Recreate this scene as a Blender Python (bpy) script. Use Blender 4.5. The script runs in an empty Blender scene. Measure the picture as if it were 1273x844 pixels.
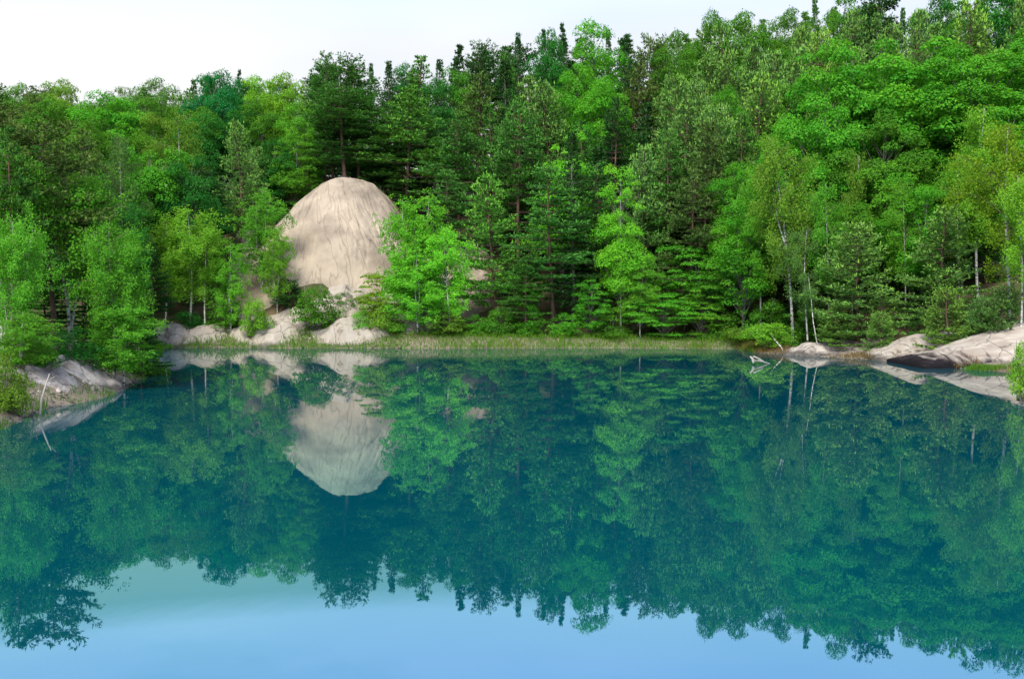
import bpy, math, random
import numpy as np

R = math.radians
scene = bpy.context.scene
col = scene.collection
rng = np.random.default_rng(7)
random.seed(7)

# ------------------------------------------------------------------ camera
F_PX, CX, HY, CAM_H = 1237.0, 636.5, 365.0, 4.6      # focal length and horizon of the photograph (1273 px wide)
cam_d = bpy.data.cameras.new('camera')
cam_d.sensor_width = 36.0
cam_d.lens = 36.0 * F_PX / 1273.0
cam_d.clip_start = 0.1
cam_d.clip_end = 6000
cam = bpy.data.objects.new('camera', cam_d)
col.objects.link(cam)
cam.location = (0, 0, CAM_H)
cam.rotation_euler = (R(90) - math.atan((422.0 - HY) / F_PX), 0, 0)
scene.camera = cam

# ------------------------------------------------------------------ light
SUN_EL, SUN_AZ = 50.0, 198.0          # azimuth clockwise from +Y: behind the camera, to its left
w = bpy.data.worlds.new('World')
scene.world = w
w.use_nodes = True
nt = w.node_tree
nt.nodes.clear()
N = nt.nodes.new
out = N('ShaderNodeOutputWorld')
sky = N('ShaderNodeTexSky'); sky.sky_type = 'NISHITA'; sky.sun_disc = False
sky.sun_elevation = R(SUN_EL); sky.sun_rotation = R(SUN_AZ)
sky.air_density = 1.0; sky.dust_density = 0.4; sky.ozone_density = 2.0
bg1 = N('ShaderNodeBackground'); bg1.inputs[1].default_value = 0.15
nt.links.new(sky.outputs[0], bg1.inputs[0])
bg2 = N('ShaderNodeBackground'); bg2.inputs[1].default_value = 0.70      # cloud cover
tc = N('ShaderNodeTexCoord')
mp = N('ShaderNodeMapping'); mp.inputs['Scale'].default_value = (1.0, 1.0, 3.2); mp.inputs['Location'].default_value = (0.35, 0.1, 0.2)
nt.links.new(tc.outputs['Generated'], mp.inputs[0])
nz = N('ShaderNodeTexNoise'); nz.inputs['Scale'].default_value = 2.3; nz.inputs['Detail'].default_value = 6; nz.inputs['Roughness'].default_value = 0.55
nt.links.new(mp.outputs[0], nz.inputs['Vector'])
sp = N('ShaderNodeSeparateXYZ'); nt.links.new(tc.outputs['Generated'], sp.inputs[0])
el = N('ShaderNodeValToRGB')           # how much of the sky is cloud, by height above the horizon
er = el.color_ramp; er.elements[0].position = 0.0; er.elements[0].color = (1, 1, 1, 1)
er.elements[1].position = 1.0; er.elements[1].color = (.62, .62, .62, 1)
for p, v in ((0.25, .90), (0.29, .86), (0.33, .80), (0.42, .65), (0.6, .5)):
    e = er.elements.new(p); e.color = (v, v, v, 1)
nt.links.new(sp.outputs[2], el.inputs[0])
ad = N('ShaderNodeMath'); ad.operation = 'ADD'
nt.links.new(el.outputs[0], ad.inputs[0]); nt.links.new(nz.outputs[0], ad.inputs[1])
cm = N('ShaderNodeMapRange'); cm.inputs[1].default_value = 0.88; cm.inputs[2].default_value = 1.28
nt.links.new(ad.outputs[0], cm.inputs[0])
nz2 = N('ShaderNodeTexNoise'); nz2.inputs['Scale'].default_value = 1.6; nz2.inputs['Detail'].default_value = 3
nt.links.new(mp.outputs[0], nz2.inputs['Vector'])
cr = N('ShaderNodeValToRGB'); cr.color_ramp.elements[0].position = .38; cr.color_ramp.elements[0].color = (.82, .875, .95, 1)
cr.color_ramp.elements[1].position = .56; cr.color_ramp.elements[1].color = (1, 1, 1, 1)
nt.links.new(nz2.outputs[0], cr.inputs[0])
vl = N('ShaderNodeValToRGB')           # white bank low down, thin blue veil above it, greyer cloud overhead
ve = vl.color_ramp; ve.elements[0].position = 0; ve.elements[0].color = (.455, .457, .463, 1); ve.elements[1].position = 1; ve.elements[1].color = (.33, .35, .38, 1)
for p, v in ((.24, (.47, .475, .49)), (.282, (.43, .49, .60)), (.305, (.86, .78, 1.24)), (.36, (.86, .76, 1.46)), (.50, (.36, .46, .70)), (.65, (.34, .37, .42))):
    e = ve.elements.new(p); e.color = (*v, 1)
nt.links.new(sp.outputs[2], vl.inputs[0])
cmul = N('ShaderNodeMix'); cmul.data_type = 'RGBA'; cmul.blend_type = 'MULTIPLY'; cmul.inputs[0].default_value = 1
nt.links.new(cr.outputs[0], cmul.inputs[6]); nt.links.new(vl.outputs[0], cmul.inputs[7]); nt.links.new(cmul.outputs[2], bg2.inputs[0])
mx = N('ShaderNodeMixShader')
nt.links.new(cm.outputs[0], mx.inputs[0]); nt.links.new(bg1.outputs[0], mx.inputs[1]); nt.links.new(bg2.outputs[0], mx.inputs[2])
nt.links.new(mx.outputs[0], out.inputs[0])

sd_ = bpy.data.lights.new('sun', 'SUN'); sd_.energy = 2.4; sd_.angle = R(26); sd_.color = (1, .95, .86)
sun = bpy.data.objects.new('sun', sd_); col.objects.link(sun)
sun.rotation_euler = (R(90 - SUN_EL), 0, R(180 - SUN_AZ))

scene.view_settings.view_transform = 'Standard'
scene.view_settings.look = 'None'
scene.view_settings.gamma = 1
scene.view_settings.use_curve_mapping = False
scene.view_settings.exposure = 1.62
scene.cycles.max_bounces = 8
scene.cycles.diffuse_bounces = 3
scene.cycles.glossy_bounces = 3
scene.cycles.transmission_bounces = 3
scene.cycles.transparent_max_bounces = 4
scene.cycles.use_fast_gi = False
scene.cycles.sample_clamp_indirect = 5

# ------------------------------------------------------------------ materials
def new_mat(name):
    m = bpy.data.materials.new(name); m.use_nodes = True
    t = m.node_tree; t.nodes.clear()
    return m, t, t.nodes.new, t.links.new

def leaf_material(name, trans=.35, rough=.5, tip=(1.9, 1.6, 1.2), spec=.25):
    """base colour from the object's own colour, varied leaf by leaf; attribute 'young' marks new growth"""
    m, t, N, L = new_mat(name)
    oi = N('ShaderNodeObjectInfo')
    a = N('ShaderNodeAttribute'); a.attribute_name = 'rnd'
    y = N('ShaderNodeAttribute'); y.attribute_name = 'young'
    hs = N('ShaderNodeHueSaturation')
    mr = N('ShaderNodeMapRange'); mr.inputs[3].default_value = .74; mr.inputs[4].default_value = 1.28
    L(a.outputs['Fac'], mr.inputs[0]); L(mr.outputs[0], hs.inputs['Value'])
    mh = N('ShaderNodeMapRange'); mh.inputs[3].default_value = .515; mh.inputs[4].default_value = .482
    L(a.outputs['Fac'], mh.inputs[0]); L(mh.outputs[0], hs.inputs['Hue'])
    L(oi.outputs['Color'], hs.inputs['Color'])
    mu = N('ShaderNodeMix'); mu.data_type = 'RGBA'; mu.blend_type = 'MULTIPLY'
    L(y.outputs['Fac'], mu.inputs[0]); L(hs.outputs[0], mu.inputs[6]); mu.inputs[7].default_value = (*tip, 1)
    p = N('ShaderNodeBsdfPrincipled'); p.inputs['Roughness'].default_value = rough
    p.inputs['Specular IOR Level'].default_value = spec
    L(mu.outputs[2], p.inputs['Base Color'])
    tr = N('ShaderNodeBsdfTranslucent')
    mt = N('ShaderNodeMix'); mt.data_type = 'RGBA'; mt.blend_type = 'MULTIPLY'; mt.inputs[0].default_value = 1
    L(mu.outputs[2], mt.inputs[6]); mt.inputs[7].default_value = (1.25, 1.15, .5, 1)
    L(mt.outputs[2], tr.inputs[0])
    ms = N('ShaderNodeMixShader'); ms.inputs[0].default_value = trans
    L(p.outputs[0], ms.inputs[1]); L(tr.outputs[0], ms.inputs[2])
    o = N('ShaderNodeOutputMaterial'); L(ms.outputs[0], o.inputs[0])
    return m

def rough_material(name, stops, scale=3, detail=6, stretch=(1, 1, 1), rough=.9, bump=.3, bscale=None, dist=0.0, extra=None):
    m, t, N, L = new_mat(name)
    c = N('ShaderNodeTexCoord'); mpp = N('ShaderNodeMapping'); mpp.inputs['Scale'].default_value = stretch
    L(c.outputs['Object'], mpp.inputs[0])
    n = N('ShaderNodeTexNoise'); n.inputs['Scale'].default_value = scale; n.inputs['Detail'].default_value = detail
    n.inputs['Distortion'].default_value = dist
    L(mpp.outputs[0], n.inputs['Vector'])
    r = N('ShaderNodeValToRGB'); e = r.color_ramp.elements
    e[0].position, e[0].color = stops[0][0], (*stops[0][1], 1)
    e[1].position, e[1].color = stops[-1][0], (*stops[-1][1], 1)
    for q, cc in stops[1:-1]:
        x = e.new(q); x.color = (*cc, 1)
    L(n.outputs[0], r.inputs[0])
    p = N('ShaderNodeBsdfPrincipled'); p.inputs['Roughness'].default_value = rough
    p.inputs['Specular IOR Level'].default_value = .2
    L(r.outputs[0], p.inputs['Base Color'])
    if bump:
        n2 = N('ShaderNodeTexNoise'); n2.inputs['Scale'].default_value = bscale or scale * 3; n2.inputs['Detail'].default_value = 5
        L(mpp.outputs[0], n2.inputs['Vector'])
        b = N('ShaderNodeBump'); b.inputs['Strength'].default_value = bump; b.inputs['Distance'].default_value = .1
        L(n2.outputs[0], b.inputs['Height']); L(b.outputs[0], p.inputs['Normal'])
    o = N('ShaderNodeOutputMaterial'); L(p.outputs[0], o.inputs[0])
    return m

M = {}
M['leaf'] = leaf_material('broad_leaf', .45, .8, (1.35, 1.2, 1.0), .05)
M['needle'] = leaf_material('pine_needle', .18, .85, (2.3, 2.0, 1.4), .04)
M['grass'] = leaf_material('grass_blade', .40, .8, (1.9, 1.15, 1.1), .05)
M['birch_bark'] = rough_material('birch_bark', [(.38, (.05, .045, .04)), (.48, (.36, .35, .31)), (.8, (.56, .55, .50))], 2.6, 5, (1, 1, 3.0), .75, .2)
M['pine_bark'] = rough_material('pine_bark', [(.3, (.04, .03, .022)), (.55, (.10, .062, .043)), (.8, (.22, .115, .07))], 3, 4, (1, 1, .3), .9, .5)
M['grey_bark'] = rough_material('grey_bark', [(.3, (.05, .045, .035)), (.7, (.19, .175, .15))], 3, 4, (1, 1, .4), .9, .5)
M['twig'] = rough_material('birch_twig', [(.3, (.06, .045, .035)), (.7, (.20, .17, .14))], 4, 3, (1, 1, .4), .9, .0)
M['dead_wood'] = rough_material('dead_wood', [(.35, (.30, .27, .23)), (.65, (.30, .275, .235))], 5, 4, (1, 1, .4), .8, .3)
M['dead_branch'] = rough_material('dry_twig', [(.35, (.10, .075, .06)), (.6, (.22, .17, .14))], 5, 4, (1, 1, .4), .8, .0)
M['pale_rock'] = rough_material('pale_rock', [(.30, (.11, .09, .065)), (.42, (.25, .215, .17)), (.54, (.265, .232, .188)), (.8, (.34, .305, .255))], 1.1, 10, (1.6, 1, .7), .92, .5, 7, .3)
M['bank_rock'] = rough_material('bank_rock', [(.30, (.12, .10, .08)), (.48, (.27, .235, .20)), (.7, (.40, .36, .31))], 1.2, 10, (1, 1, 1.2), .9, .7, 6, .5)
M['grey_rock'] = rough_material('grey_rock', [(.30, (.06, .05, .04)), (.5, (.15, .125, .105)), (.75, (.27, .235, .205))], .8, 9, (1, 1, 2.5), .85, .6, 5, .8)

def mesh_from(name, V, Fs, k=4, attrs=None, smooth=False):
    """V (n,3), Fs (m,k) as arrays"""
    me = bpy.data.meshes.new(name)
    V = np.asarray(V, np.float32); Fs = np.asarray(Fs, np.int32)
    me.vertices.add(len(V)); me.vertices.foreach_set('co', V.ravel())
    me.loops.add(Fs.size); me.loops.foreach_set('vertex_index', Fs.ravel())
    me.polygons.add(len(Fs)); me.polygons.foreach_set('loop_start', np.arange(0, Fs.size, k, dtype=np.int32))
    if smooth: me.polygons.foreach_set('use_smooth', np.ones(len(Fs), bool))
    me.update(calc_edges=True)
    for a, val in (attrs or {}).items():
        at = me.attributes.new(a, 'FLOAT', 'FACE'); at.data.foreach_set('value', np.asarray(val, np.float32))
    me.validate()
    return me

def tag(o, label=None, cat=None, group=None, kind=None):
    if label: o['label'] = label
    if cat: o['category'] = cat
    if group: o['group'] = group
    if kind: o['kind'] = kind
    return o

def link(name, me, mat, parent=None):
    if mat and not me.materials: me.materials.append(mat)
    o = bpy.data.objects.new(name, me); col.objects.link(o)
    if parent: o.parent = parent
    return o

# ------------------------------------------------------------------ terrain
LAKE = np.array([(-13, 7), (12, 7), (17, 18), (19.5, 30), (20.6, 40.3), (22.6, 44), (29.6, 50), (29.6, 57), (27.6, 60),
                 (26.6, 67), (24, 70), (21.4, 73), (19.2, 76.5), (18.9, 82.5), (8, 84), (-6, 83.2), (-18, 83.6), (-24, 84.5), (-29.5, 84),
                 (-27, 74), (-23.6, 63), (-20, 54), (-18.7, 47.6), (-17.9, 44), (-18.2, 41.5), (-18.6, 39.5), (-17.2, 33), (-16, 20)], float)

def vnoise(x, y, s, seed=0):
    """smooth value noise in -1..1"""
    x = x / s; y = y / s
    xi = np.floor(x).astype(int); yi = np.floor(y).astype(int)
    fx = x - xi; fy = y - yi
    fx = fx * fx * (3 - 2 * fx); fy = fy * fy * (3 - 2 * fy)
    def h(a, b):
        n = (a * 374761393 + b * 668265263 + seed * 974711) & 0x7fffffff
        n = ((n ^ (n >> 13)) * 1274126177) & 0x7fffffff
        return ((n ^ (n >> 16)) & 0xffff) / 32767.5 - 1
    return (h(xi, yi) * (1 - fx) + h(xi + 1, yi) * fx) * (1 - fy) + (h(xi, yi + 1) * (1 - fx) + h(xi + 1, yi + 1) * fx) * fy

def fbm(x, y, s, oct=4, seed=0):
    t = 0; a = 1
    for i in range(oct):
        t = t + a * vnoise(x, y, s / 2 ** i, seed + i); a *= .5
    return t

def lake_sd(x, y):
    """distance to the shoreline, negative on the water"""
    x = np.asarray(x, float); y = np.asarray(y, float)
    d = np.full(x.shape, 1e9); inside = np.zeros(x.shape, bool)
    n = len(LAKE)
    for i in range(n):
        ax, ay = LAKE[i]; bx, by = LAKE[(i + 1) % n]
        ex, ey = bx - ax, by - ay
        t = np.clip(((x - ax) * ex + (y - ay) * ey) / (ex * ex + ey * ey), 0, 1)
        d = np.minimum(d, np.hypot(x - ax - t * ex, y - ay - t * ey))
        c = ((ay > y) != (by > y)) & (x < (bx - ax) * (y - ay) / (by - ay + 1e-12) + ax)
        inside ^= c
    return np.where(inside, -d, d)

def sstep(a, b, v):
    t = np.clip((v - a) / (b - a), 0, 1); return t * t * (3 - 2 * t)

MX, MY, MZ = -17.6, 105.0, 16.6        # crest of the bald sand mound
def mound(x, y):
    dx = (x - MX); dy = (y - MY)
    r = np.sqrt((dx * np.where(dx < 0, 1.27, 1.22)) ** 2 + np.where(dy < 0, dy, dy * .0) ** 2)
    z = MZ - 1.6 * (np.sqrt(r * r + 100) - 10)
    r2 = np.sqrt(((x + 7.0) * .9) ** 2 + np.minimum(y - 102, 0) ** 2)       # its lower shoulder to the right
    z2 = 10.6 - .85 * (np.sqrt(r2 * r2 + 6) - 2.4)
    r3 = np.sqrt(((x + 27.5) * .8) ** 2 + np.minimum(y - 104, 0) ** 2)      # and to the left
    z3 = 11.4 - .9 * (np.sqrt(r3 * r3 + 6) - 2.4)
    return np.maximum(np.maximum(z, z2), z3) + fbm(x, y, 5.0, 3, 91) * .5 * sstep(0, 5, np.hypot(dx, dy) + 1.0)

def height(x, y):
    x = np.asarray(x, float); y = np.asarray(y, float)
    sd = lake_sd(x, y)
    s = np.interp(x, [-70, -25, 10, 45], [.30, .37, .37, .38])
    side = sstep(70, 92, y)
    s = np.where(x < 0, s * (.62 + .38 * side), s)
    bank = np.interp(x, [-30, -17, 15, 22, 30], [1.05, 1.2, .5, .3, .25])
    near = np.where(y < 15, .6, 1.0)
    rise = np.clip(sd - 5, 0, None)
    rise = 62 * (1 - np.exp(-rise / 62 * 1.0)) * 1.38
    land = bank * sstep(0, 2.6, sd) * near + .04 * np.clip(sd, 0, 8) + s * rise * sstep(-10, 30, y) + fbm(x, y, 9, 3) * .35 * sstep(1, 10, sd) + fbm(x, y, 1.7, 2, 5) * .07 * sstep(0, 3, sd)
    mz = mound(x, y) - .02 * np.clip(y - 120, 0, None)
    mz = np.where(y > 84, mz, -50)
    land = np.where(sd > 0, np.maximum(land, mz), land)
    return np.where(sd > 0, land, np.maximum(-7, -.35 - .55 * -sd) + .35 * np.clip(1 + sd / .6, 0, 1))

def mound_edge(x, y):
    dx = x - MX
    e = np.maximum(np.abs((dx + .6) / np.where(dx < -.6, 10.2, 17.5)), np.abs((y - 99) / 8.6))
    return e + fbm(x, y, 2, 2, 3) * .06
def ground_z(x, y):
    return height(x, y) - 1.5 * (1 - sstep(.80, .93, mound_edge(x, y)))
def axis(a, b, step, far, n=14):
    g = np.geomspace(step, far, n)
    return np.concatenate([a - g[::-1], np.arange(a, b + step / 2, step), b + g])

def grid_mesh(name, xs, ys, zf, keep=None):
    X, Y = np.meshgrid(xs, ys)
    Z = zf(X, Y)
    V = np.stack([X, Y, Z], -1).reshape(-1, 3)
    nx, ny = len(xs), len(ys)
    i = np.arange(nx - 1)[None, :] + np.arange(ny - 1)[:, None] * nx
    Fq = np.stack([i, i + 1, i + 1 + nx, i + nx], -1).reshape(-1, 4)
    if keep is not None:
        k = keep(X, Y).reshape(-1)
        Fq = Fq[k[Fq].any(1)]
        used = np.unique(Fq); mp_ = np.zeros(len(V), int); mp_[used] = np.arange(len(used))
        V = V[used]; Fq = mp_[Fq]
    return mesh_from(name, V, Fq, 4, None, True)

gm = rough_material('forest_floor', [(.30, (.028, .030, .012)), (.45, (.05, .06, .018)), (.58, (.09, .065, .035)), (.75, (.14, .11, .06))], .5, 8, (1, 1, 1), .95, .6, 3)
t_ = gm.node_tree; N_ = t_.nodes.new; L_ = t_.links.new
pb = next(n for n in t_.nodes if n.type == 'BSDF_PRINCIPLED'); cc_ = pb.inputs['Base Color'].links[0].from_socket
tcg = N_('ShaderNodeTexCoord'); sg = N_('ShaderNodeSeparateXYZ'); L_(tcg.outputs['Object'], sg.inputs[0])
ng = N_('ShaderNodeTexNoise'); ng.inputs['Scale'].default_value = 1.2; ng.inputs['Detail'].default_value = 7; L_(tcg.outputs['Object'], ng.inputs['Vector'])
mg = N_('ShaderNodeMath'); mg.operation = 'MULTIPLY_ADD'; L_(ng.outputs[0], mg.inputs[0]); mg.inputs[1].default_value = -1.6; L_(sg.outputs[2], mg.inputs[2])
mrg = N_('ShaderNodeMapRange'); mrg.inputs[1].default_value = .35; mrg.inputs[2].default_value = -.15; L_(mg.outputs[0], mrg.inputs[0])
mxg = N_('ShaderNodeMix'); mxg.data_type = 'RGBA'; L_(mrg.outputs[0], mxg.inputs[0]); L_(cc_, mxg.inputs[6]); mxg.inputs[7].default_value = (.15, .125, .09, 1)
L_(mxg.outputs[2], pb.inputs['Base Color'])
ground = link('ground', grid_mesh('ground', axis(-95, 95, .8, 1500), axis(-20, 185, .8, 1500), ground_z), gm)
tag(ground, kind='structure')

# water: deep teal body under a mirror surface
m, t, N, L = new_mat('lake_water')
geo = N('ShaderNodeTexCoord'); mpw = N('ShaderNodeMapping'); mpw.inputs['Scale'].default_value = (1.0, .55, 1)
L(geo.outputs['Object'], mpw.inputs[0])
n1 = N('ShaderNodeTexNoise'); n1.inputs['Scale'].default_value = 1.1; n1.inputs['Detail'].default_value = 3
n2 = N('ShaderNodeTexNoise'); n2.inputs['Scale'].default_value = .06; n2.inputs['Detail'].default_value = 2
L(mpw.outputs[0], n1.inputs['Vector']); L(mpw.outputs[0], n2.inputs['Vector'])
mm = N('ShaderNodeMath'); mm.operation = 'MULTIPLY'; L(n1.outputs[0], mm.inputs[0]); L(n2.outputs[0], mm.inputs[1])
bp = N('ShaderNodeBump'); bp.inputs['Strength'].default_value = .10; bp.inputs['Distance'].default_value = .03
L(mm.outputs[0], bp.inputs['Height'])
fr = N('ShaderNodeFresnel'); fr.inputs[0].default_value = 2.3; L(bp.outputs[0], fr.inputs['Normal'])
df = N('ShaderNodeBsdfDiffuse'); df.inputs[0].default_value = (.0, .042, .057, 1)
gl = N('ShaderNodeBsdfGlossy'); gl.inputs['Roughness'].default_value = .012
tn = N('ShaderNodeMapRange'); tn.inputs[1].default_value = .34; tn.inputs[2].default_value = .54; L(fr.outputs[0], tn.inputs[0])
tm_ = N('ShaderNodeMix'); tm_.data_type = 'RGBA'; L(tn.outputs[0], tm_.inputs[0]); tm_.inputs[6].default_value = (.48, 1.0, .90, 1); tm_.inputs[7].default_value = (.96, .95, .91, 1)
L(tm_.outputs[2], gl.inputs['Color'])
L(bp.outputs[0], gl.inputs['Normal'])
mxw = N('ShaderNodeMixShader'); L(fr.outputs[0], mxw.inputs[0]); L(df.outputs[0], mxw.inputs[1]); L(gl.outputs[0], mxw.inputs[2])
ow = N('ShaderNodeOutputMaterial'); L(mxw.outputs[0], ow.inputs[0])
WATER = m
me = mesh_from('water', [(-34, 4, 0), (34, 4, 0), (34, 90, 0), (-34, 90, 0)], [(0, 1, 2, 3)])
tag(link('water', me, WATER), kind='structure')

# bald sand mound with erosion gullies
m, t, N, L = new_mat('mound_sand')
def mth(op, a, b=None, c=None):
    n = N('ShaderNodeMath'); n.operation = op
    for i, v in enumerate((a, b, c)):
        if v is None: continue
        if isinstance(v, (int, float)): n.inputs[i].default_value = v
        else: L(v, n.inputs[i])
    return n.outputs[0]
c = N('ShaderNodeTexCoord'); sx = N('ShaderNodeSeparateXYZ'); L(c.outputs['Object'], sx.inputs[0])
wn = N('ShaderNodeTexNoise'); wn.inputs['Scale'].default_value = .45; wn.inputs['Detail'].default_value = 4; L(c.outputs['Object'], wn.inputs['Vector'])
fan = mth('DIVIDE', mth('ADD', mth('SUBTRACT', sx.outputs[0], MX - 3.5), mth('MULTIPLY', wn.outputs[0], .45)), mth('SUBTRACT', MZ + 9.0, sx.outputs[2]))
cb = N('ShaderNodeCombineXYZ'); L(mth('MULTIPLY', fan, 12.0), cb.inputs[0]); L(mth('MULTIPLY', sx.outputs[2], .16), cb.inputs[2])
a1 = N('ShaderNodeTexNoise'); a1.inputs['Scale'].default_value = 1.0; a1.inputs['Detail'].default_value = 3; a1.inputs['Roughness'].default_value = .5; L(cb.outputs[0], a1.inputs['Vector'])
cb2 = N('ShaderNodeCombineXYZ'); L(mth('MULTIPLY', fan, 40.0), cb2.inputs[0]); L(mth('MULTIPLY', sx.outputs[2], 1.1), cb2.inputs[2])
a3 = N('ShaderNodeTexNoise'); a3.inputs['Scale'].default_value = 1.0; a3.inputs['Detail'].default_value = 4; L(cb2.outputs[0], a3.inputs['Vector'])
a2 = N('ShaderNodeTexNoise'); a2.inputs['Scale'].default_value = .3; a2.inputs['Detail'].default_value = 7; L(c.outputs['Object'], a2.inputs['Vector'])
rill = mth('ABSOLUTE', mth('SUBTRACT', a1.outputs[0], .5))
rr_ = N('ShaderNodeMapRange'); rr_.inputs[1].default_value = 0; rr_.inputs[2].default_value = .016; rr_.inputs[3].default_value = .74; rr_.inputs[4].default_value = 1; L(rill, rr_.inputs[0])
fine = N('ShaderNodeMapRange'); fine.inputs[1].default_value = .3; fine.inputs[2].default_value = .7; fine.inputs[3].default_value = .90; fine.inputs[4].default_value = 1.05; L(a3.outputs[0], fine.inputs[0])
r2 = N('ShaderNodeValToRGB'); e = r2.color_ramp.elements
e[0].position, e[0].color = .33, (.19, .155, .115, 1); e[1].position, e[1].color = .64, (.325, .27, .198, 1)
x = e.new(.48); x.color = (.27, .222, .165, 1)
L(a2.outputs[0], r2.inputs[0])
tone = mth('MULTIPLY', rr_.outputs[0], fine.outputs[0])
vm = N('ShaderNodeVectorMath'); vm.operation = 'SCALE'; L(r2.outputs[0], vm.inputs[0]); L(tone, vm.inputs['Scale'])
p = N('ShaderNodeBsdfPrincipled'); p.inputs['Roughness'].default_value = .95; p.inputs['Specular IOR Level'].default_value = .1
L(vm.outputs[0], p.inputs['Base Color'])
gr = N('ShaderNodeTexNoise'); gr.inputs['Scale'].default_value = 3; gr.inputs['Detail'].default_value = 8; L(c.outputs['Object'], gr.inputs['Vector'])
b = N('ShaderNodeBump'); b.inputs['Strength'].default_value = .5; b.inputs['Distance'].default_value = .22
L(mth('ADD', mth('MULTIPLY', tone, 1.0), mth('MULTIPLY', gr.outputs[0], .6)), b.inputs['Height']); L(b.outputs[0], p.inputs['Normal'])
o = N('ShaderNodeOutputMaterial'); L(p.outputs[0], o.inputs[0])
SAND = m
def mound_z(x, y):
    h = height(x, y)
    dx = x - MX; down = np.clip(MY + .5 - y, 0, 14)
    ang = np.arctan2(dx + 3.5 + .10 * down, down + 7.0)
    warp = vnoise(x, y, 5.0, 31) * .4 + vnoise(x, y, .8, 32) * .06
    g = vnoise(ang * 13 + warp, down * .16, 1.0, 11); g2 = vnoise(ang * 30 + warp * 1.6, down * .35, 1.0, 12)
    g3 = vnoise(x * .8 + down * .7 + warp, y * .2, 3.1, 13)           # a few cracks slanting across the face
    deep = np.clip(.5 + .9 * vnoise(x, y, 3.4, 77), 0, 1) * sstep(.5, 4, down)
    gull = -(np.clip(.11 - np.abs(g), 0, 1) * 2.6 + np.clip(.12 - np.abs(g2), 0, 1) * 1.4) * deep - np.clip(.05 - np.abs(g3), 0, 1) * 4.0 * sstep(1, 3, down)
    drop = sstep(.86, 1.0, mound_edge(x, y)) * 1.2
    return h + .05 + gull + fbm(x, y, 1.3, 4, 21) * .12 + fbm(x, y, .35, 2, 23) * .03 - drop
sm = grid_mesh('sand_hill', np.arange(-28.5, .5, .12), np.arange(89.5, 108.2, .12), mound_z)
tag(link('sand_hill', sm, SAND), kind='structure')

# ------------------------------------------------------------------ geometry helpers
def unit(v): return v / (np.linalg.norm(v, axis=-1, keepdims=True) + 1e-9)

class Soup:
    """many small leaf faces gathered into one mesh"""
    def __init__(s): s.V = []; s.rnd = []; s.young = []
    def add(s, C, A, B, ln, wd, rnd=None, young=0.0):
        n = len(C)
        if n == 0: return
        ln = np.broadcast_to(np.asarray(ln, float), (n,))[:, None]; wd = np.broadcast_to(np.asarray(wd, float), (n,))[:, None]
        A = unit(A); B = B - (B * A).sum(1, keepdims=True) * A; B = unit(B)
        s.V.append(np.stack([C - A * ln * .5, C + B * wd * .5 - A * ln * .08, C + A * ln * .5, C - B * wd * .5 - A * ln * .08], 1))
        s.rnd.append(rng.random(n) if rnd is None else np.broadcast_to(rnd, (n,)))
        s.young.append(np.broadcast_to(np.asarray(young, float), (n,)))
    def mesh(s, name):
        V = np.concatenate(s.V); n = len(V)
        return mesh_from(name, V.reshape(-1, 3), np.arange(n * 4).reshape(-1, 4), 4,
                         dict(rnd=np.concatenate(s.rnd), young=np.concatenate(s.young)))

class Tubes:
    def __init__(s): s.V = []; s.F = []; s.n = 0; s.mi = []
    def add(s, P, rad, k=5, mi=0):
        P = np.asarray(P, float); rad = np.broadcast_to(np.asarray(rad, float), (len(P),))
        T = np.gradient(P, axis=0); T = unit(T)
        ref = np.array([0, 0, 1.0]) if abs(T[0, 2]) < .8 else np.array([1.0, 0, 0])
        U = unit(np.cross(T, ref)); W = unit(np.cross(T, U))
        a = np.arange(k) / k * 2 * math.pi
        ring = P[:, None] + rad[:, None, None] * (np.cos(a)[None, :, None] * U[:, None] + np.sin(a)[None, :, None] * W[:, None])
        s.V.append(ring.reshape(-1, 3))
        for i in range(len(P) - 1):
            b0 = s.n + i * k
            for j in range(k):
                j2 = (j + 1) % k
                s.F.append((b0 + j, b0 + j2, b0 + k + j2, b0 + k + j)); s.mi.append(mi)
        s.n += len(P) * k
    def mesh(s, name):
        me = mesh_from(name, np.concatenate(s.V), s.F, 4, None, True)
        return me

def bez(a, b, c, n=6):
    t = np.linspace(0, 1, n)[:, None]
    return (1 - t) ** 2 * a + 2 * t * (1 - t) * b + t * t * c

def wander(H, amp, n=9, lean=(0, 0)):
    """a trunk line that wanders a little"""
    z = np.linspace(0, 1, n)
    ph = rng.random(4) * 6.28
    x = amp * (np.sin(z * 3.1 + ph[0]) - math.sin(ph[0])) + lean[0] * z ** 1.3
    y = amp * (np.sin(z * 3.7 + ph[1]) - math.sin(ph[1])) + lean[1] * z ** 1.3
    return np.stack([x, y, z * H], 1)

def along(P, z):
    return np.array([np.interp(z, P[:, 2], P[:, i]) for i in range(3)])

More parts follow.
